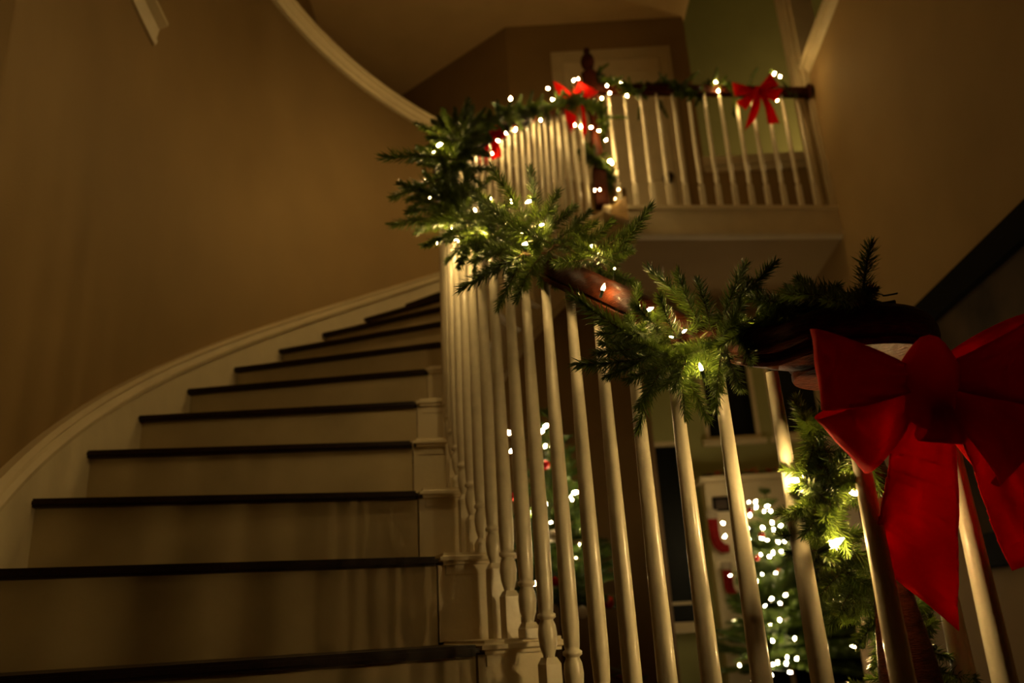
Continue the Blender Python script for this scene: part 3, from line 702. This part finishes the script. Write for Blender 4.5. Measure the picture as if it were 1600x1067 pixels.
dcy = depth_of(C(762, 215, 0, True))
o_, q = small_bow('', (764, 214), None, dcy - 0.05)
bow('red bow half hidden in the dark garland at the bend of the railing', o_, camr, camu,
    [(q(740, 205), q(745, 225), .02, .01), (q(778, 195), q(790, 215), .02, .01)],
    [([q(758, 218), q(748, 245), q(738, 285)], [q(766, 218), q(762, 245), q(757, 262)], 0), ([q(764, 218), q(768, 235), q(764, 250)], [q(772, 216), q(782, 230), q(784, 245)], 0)], 1.0)

# ================================================================= CHRISTMAS TREES
def branch_mesh(seed):
    rnd = random.Random(seed); bm = bmesh.new(); L = 0.3
    segs = [(Vector((0, 0, 0)), Vector((0, 0, L)))]
    for i in range(7):
        t = 0.2 + i * 0.11; s = 1 if i % 2 else -1
        b = Vector((0, 0, L * t)); segs.append((b, b + Vector((s * 0.10 * (1.1 - t * .8), rnd.uniform(-.015, .015), 0.09 * (1.1 - t * .5)))))
    for a, b in segs: tube(bm, [a, a.lerp(b, .5), b], 0.0025, 4)
    nt = len(bm.faces)
    for a, b in segs:
        d0 = (b - a); n = int(d0.length / 0.3 * 170) + 12; ax = d0.normalized(); o1 = ax.orthogonal().normalized(); o2 = ax.cross(o1)
        for i in range(n):
            t = (i + rnd.random()) / n; p = a + d0 * t; an = i * 2.4; tl = R_(52 + rnd.uniform(-12, 12))
            d = (o1 * math.cos(an) + o2 * math.sin(an)) * math.sin(tl) + ax * math.cos(tl); s = d.cross(ax).normalized() * 0.0034
            v = [bm.verts.new(p - s), bm.verts.new(p + s), bm.verts.new(p + d * 0.034)]
            bm.faces.new(v)
    me = bpy.data.meshes.new('branch'); bm.to_mesh(me); bm.free(); me.materials.append(M['needle2']); me.materials.append(M['twig'])
    for i, p in enumerate(me.polygons): p.material_index = 1 if i < nt else 0
    return me
BR = [branch_mesh(50 + i) for i in range(4)]
def tree(label, base, zlo, ztop, rad, nlev):
    t = thing('christmas_tree', label, 'tree', base)
    bm = bmesh.new(); tube(bm, [Vector((0, 0, 0)), Vector((0, 0, (ztop - base[2]) * .5)), Vector((0, 0, ztop - base[2] - .03))], lambda f: 0.022 * (1 - .8 * f), 8); link('trunk', bm, 'twig', t)
    for i in range(nlev):
        f = i / (nlev - 1); z = zlo + (ztop - 0.05 - zlo) * f - base[2]; r = rad * (1 - f) + 0.07
        nb = max(5, int(6 + 11 * (1 - f)))
        for j in range(nb):
            a = 2 * PI * (j + random.uniform(-.3, .3)) / nb + i; o = bpy.data.objects.new('branch', random.choice(BR)); COL.objects.link(o); o.parent = t
            d = Vector((math.cos(a), math.sin(a), random.uniform(-.25, .25) + f * 0.9))
            s = r * random.uniform(.85, 1.1) / 0.3
            w_ = max(.35, min(1.1, s))
            o.matrix_basis = Matrix.Translation((0, 0, z)) @ d.to_track_quat('Z', 'Y').to_matrix().to_4x4() @ Matrix.Diagonal((w_, w_, s, 1))
    return t
bm = bmesh.new(); lathe(bm, [(0.0035, 0), (0.006, 0.006), (0.006, 0.015), (0.002, 0.024)], 8)
TB = bpy.data.meshes.new('tree_bulb'); bm.to_mesh(TB); bm.free(); TB.materials.append(M['bulb_tree'])
def bauble(label, p, r, m, group, cat='bauble'):
    t = thing('bauble', label, cat, p, group)
    bm = bmesh.new(); bmesh.ops.create_uvsphere(bm, u_segments=16, v_segments=10, radius=r); link('ball', bm, m, t, True)
    bm = bmesh.new(); lathe(bm, [(r * .25, r * .95), (r * .25, r * 1.2), (r * .08, r * 1.22), (r * .08, r * 1.4)], 8); link('cap', bm, 'brass', t)
# far tree in the family room
YT = 6.95
tb = on_y((1240, 1067), YT); tt = on_y((1188, 764), YT)
tx = on_y((1215, 900), YT).x
T1 = tree('family room Christmas tree thick with white lights, in front of the fireplace', (tx, YT, FLOOR), FLOOR + .25, tt.z, 0.50, 13)
lt1 = thing('light_string', 'dense white fairy lights on the family room Christmas tree', 'string lights', (tx, YT, 0.2))
TL = [(230,143),(258,148),(262,178),(315,166),(305,195),(345,192),(193,193),(233,205),(208,228),(350,255),(295,270),(384,267),(225,284),(360,290),(104,255),(108,312),(100,325),(212,333),(232,333),(302,331),(326,338),(384,352),(408,340),(221,413),(287,408),(351,396),(391,394),(329,419),(292,512),(370,506),(240,534),(262,555),(130,520),(350,634),(408,622),(384,659),(313,669),(152,759),(288,757),(388,751),(340,770),(420,842),(352,858),(460,845),(423,939),(417,974),(344,973),(375,970),(184,980),(298,978),(470,950),(430,1010),(350,1030),(250,1040)]
prev = []
for i, (a, b) in enumerate(TL):
    p_ = (1100 + a / 3.26, 740 + b / 3.26); q = on_y(p_, YT); f = max(0, min(1, (tt.z - q.z) / (tt.z - FLOOR)))
    rr = 0.50 * f + .06; dx = q.x - tx; dy = math.sqrt(max(0.0, rr * rr - dx * dx)); q = on_y(p_, YT - dy - 0.02)
    bulb(lt1, q, 1.0 if i % 4 else 0.65, TB); prev.append(q)
rope(lt1, sorted(prev, key=lambda v: -v.z)[::3], 0.0015, 'wire', 'wire')
for p_, wh in (((1172, 797), 'topmost'), ((1190, 836), 'second from the top'), ((1183, 872), 'third from the top'), ((1218, 893), 'fourth from the top, nearest a baluster'), ((1225, 968), 'lowest')):
    q = on_y(p_, YT - 0.22); bauble('red bauble on the family room tree, ' + wh, q, 0.024, 'redball', 'red baubles on the family room tree')
# near tree below the stair
YT2 = 4.25
t2x = on_y((868, 800), YT2).x; t2top = on_y((848, 638), YT2).z; t2lo = on_y((870, 930), YT2).z
T2 = tree('slim Christmas tree with red and pearl baubles seen behind the stair balusters', (t2x, YT2, FLOOR + .18), t2lo, t2top, 0.235, 11)
bm = bmesh.new(); lathe(bm, [(0.10, 0), (0.13, 0.02), (0.155, 0.20), (0.165, 0.22), (0.15, 0.225), (0.13, 0.18), (0.02, 0.178)], 24); wk = link('wicker_planter', bm, 'wicker', None, True)
wk.location = (t2x, YT2, FLOOR); wk['label'] = 'brown wicker planter holding the slim tree under the stairs'; wk['category'] = 'planter'
lt2 = thing('light_string', 'few warm fairy lights on the slim tree behind the balusters', 'string lights', (t2x, YT2, .5))
pv = []
for p_, s in (((795, 679), 1.0), ((855, 664), 1.1), ((848, 672), 1.1), ((797, 706), .8), ((895, 770), 1.1), ((827, 800), 1.3), ((893, 782), .7), ((862, 700), .9), ((880, 740), .9), ((905, 850), .8), ((850, 880), .8), ((925, 870), .7)):
    q = on_y(p_, YT2 - 0.2); bulb(lt2, q, s * 1.0, TB); pv.append(q)
for i in range(14):  # extra bulbs hidden around the tree, added to brighten its foliage
    a = i * 2.4; f = i / 14; q = Vector((t2x + .17 * (1.1 - f) * math.cos(a), YT2 + .17 * (1.1 - f) * math.sin(a), t2lo + (t2top - t2lo) * f * .9)); bulb(lt2, q, .8, TB)
rope(lt2, pv, 0.0012, 'wire', 'wire')
for (p_, r, m, lab, gr) in (((852, 726), .024, 'redball', 'red bauble high on the slim tree', None), ((868, 908), .022, 'redball', 'bright red bauble low on the slim tree beside a baluster', None), ((951, 941), .028, 'redball', 'dark red bauble hanging lowest at the right of the slim tree', None), ((800, 776), .02, 'redball', 'red bauble at the left edge of the slim tree', None),
                            ((865, 838), .032, 'whiteball', 'pearl bauble in the middle of the slim tree', None), ((910, 956), .030, 'whiteball', 'pearl bauble at the bottom of the slim tree', None)):
    bauble(lab, on_y(p_, YT2 - 0.21), r, m, gr)

# ================================================================= FAMILY ROOM FURNISHING
fx0, fx1 = on_y((1100, 760), 7.6).x, on_y((1100, 760), 7.6).x + 1.5; fz = on_y((1150, 742), 7.6).z
fp = thing('fireplace', 'pale painted fireplace surround behind the family room tree', 'fireplace', ((fx0 + fx1) / 2, 7.65, FLOOR))
def fbox(name, a, m='trim'):
    bm = bmesh.new(); box(bm, *a); bmesh.ops.bevel(bm, geom=bm.edges[:], offset=0.006, segments=1, affect='EDGES'); o = link(name, bm, m); adopt(fp, o)
fbox('mantel_shelf', (fx0 - .05, fx1 + .05, 7.52, 7.79, fz - 0.06, fz - 0.01))
fbox('pilaster', (fx0, fx0 + .22, 7.60, 7.79, FLOOR + .002, fz - 0.06)); fbox('pilaster', (fx1 - .22, fx1, 7.60, 7.79, FLOOR + .002, fz - 0.06))
fbox('frieze', (fx0 + .22, fx1 - .22, 7.62, 7.79, fz - 0.45, fz - 0.06))
fbox('firebox', (fx0 + .22, fx1 - .22, 7.74, 7.79, FLOOR + .002, fz - 0.45), 'black')
mg = thing('garland', 'thin dark garland with red berries along the mantel shelf', 'garland', (fx0, 7.55, fz))
mgp = [Vector((fx0 - .02 + i * 0.17, 7.56, fz + 0.012 + .008 * math.sin(i * 2))) for i in range(9)]
rope(mg, mgp, 0.006); fill(mg, mgp, 26, 0.05, 0.08, True, None, 2.0)
bm = bmesh.new()
for i in range(40): bmesh.ops.create_icosphere(bm, subdivisions=1, radius=0.009, matrix=Matrix.Translation((random.uniform(0, 1.3), random.uniform(-.03, .02), random.uniform(0, .04))))
o = link('berries', bm, 'redball', mg); o['kind'] = 'stuff'
def picture(label, x0, x1, z0, z1, y, m='art'):
    t = thing('framed_picture', label, 'picture', ((x0 + x1) / 2, y, z0))
    for n_, a in (('frame', None), ('image', None)):
        bm = bmesh.new()
        if n_ == 'frame':
            for b in ((x0, x0 + .02, z0, z1), (x1 - .02, x1, z0, z1), (x0 + .02, x1 - .02, z0, z0 + .02), (x0 + .02, x1 - .02, z1 - .02, z1)): box(bm, b[0], b[1], y - .02, y, b[2], b[3])
            adopt(t, link('frame', bm, 'black'))
        else: box(bm, x0 + .02, x1 - .02, y - .008, y, z0 + .02, z1 - .02); adopt(t, link('image', bm, m))
a = on_y((1115, 800), 7.6); b = on_y((1138, 776), 7.6)
picture('small dark picture hung on the fireplace surround', a.x, b.x, a.z, b.z, 7.598)
def stocking(label, px, ytop, s=1.0):
    p0 = on_y((px, ytop), 7.5); t = thing('christmas_stocking', label, 'stocking', p0)
    bm = bmesh.new(); path = [Vector((0, 0, 0)), Vector((0, 0, -.10 * s)), Vector((0, 0, -.2 * s)), Vector((.01, 0, -.26 * s)), Vector((.05, 0, -.31 * s)), Vector((.11 * s, 0, -.32 * s))]
    tube(bm, bez(path, 4), lambda f: 0.045 * s * (1 if f < .9 else .8), 12)
    for v in bm.verts: v.co.y *= 0.45
    link('sock', bm, 'redcloth', t, True)
    bm = bmesh.new(); lathe(bm, [(0.05 * s, -.06 * s), (0.056 * s, -.04 * s), (0.056 * s, 0), (0.05 * s, 0.015 * s)], 14)
    for v in bm.verts: v.co.y *= 0.5
    link('cuff', bm, 'whitefur', t, True)
stocking('red stocking with white cuff on the left of the fireplace', 1112, 800)
stocking('dark red stocking low beside the left pilaster of the fireplace', 1134, 880, 0.9)
# poinsettia on the foyer floor seen between balusters
pp = on_y((982, 1030), 5.0)
ps = thing('potted_poinsettia', 'potted red poinsettia with dark leaves on the floor behind the balusters', 'plant', (pp.x, 5.0, FLOOR))
bm = bmesh.new(); lathe(bm, [(0.07, 0), (0.09, 0.15), (0.098, 0.16), (0.085, 0.165), (0.01, 0.15)], 20); link('pot', bm, 'wicker', ps, True)
def leaves(n, zr0, zr1, rr, m, name):
    bm = bmesh.new()
    for i in range(n):
        a = random.uniform(0, 6.28); z = random.uniform(zr0, zr1); d = Vector((math.cos(a), math.sin(a), random.uniform(-.2, .5))).normalized(); s = d.cross(Vector((0, 0, 1))).normalized()
        b = Vector((math.cos(a) * .03, math.sin(a) * .03, z)); L = rr * random.uniform(.7, 1.1)
        v = [bm.verts.new(b), bm.verts.new(b + d * L * .5 + s * L * .25), bm.verts.new(b + d * L), bm.verts.new(b + d * L * .5 - s * L * .25)]
        bm.faces.new((v[0], v[1], v[2])); bm.faces.new((v[0], v[2], v[3]))
    o = link(name, bm, m, ps); o['kind'] = 'stuff'
leaves(60, .16, .34, .13, 'needle2', 'leaves'); leaves(34, .22, .33, .11, 'redcloth', 'bracts')
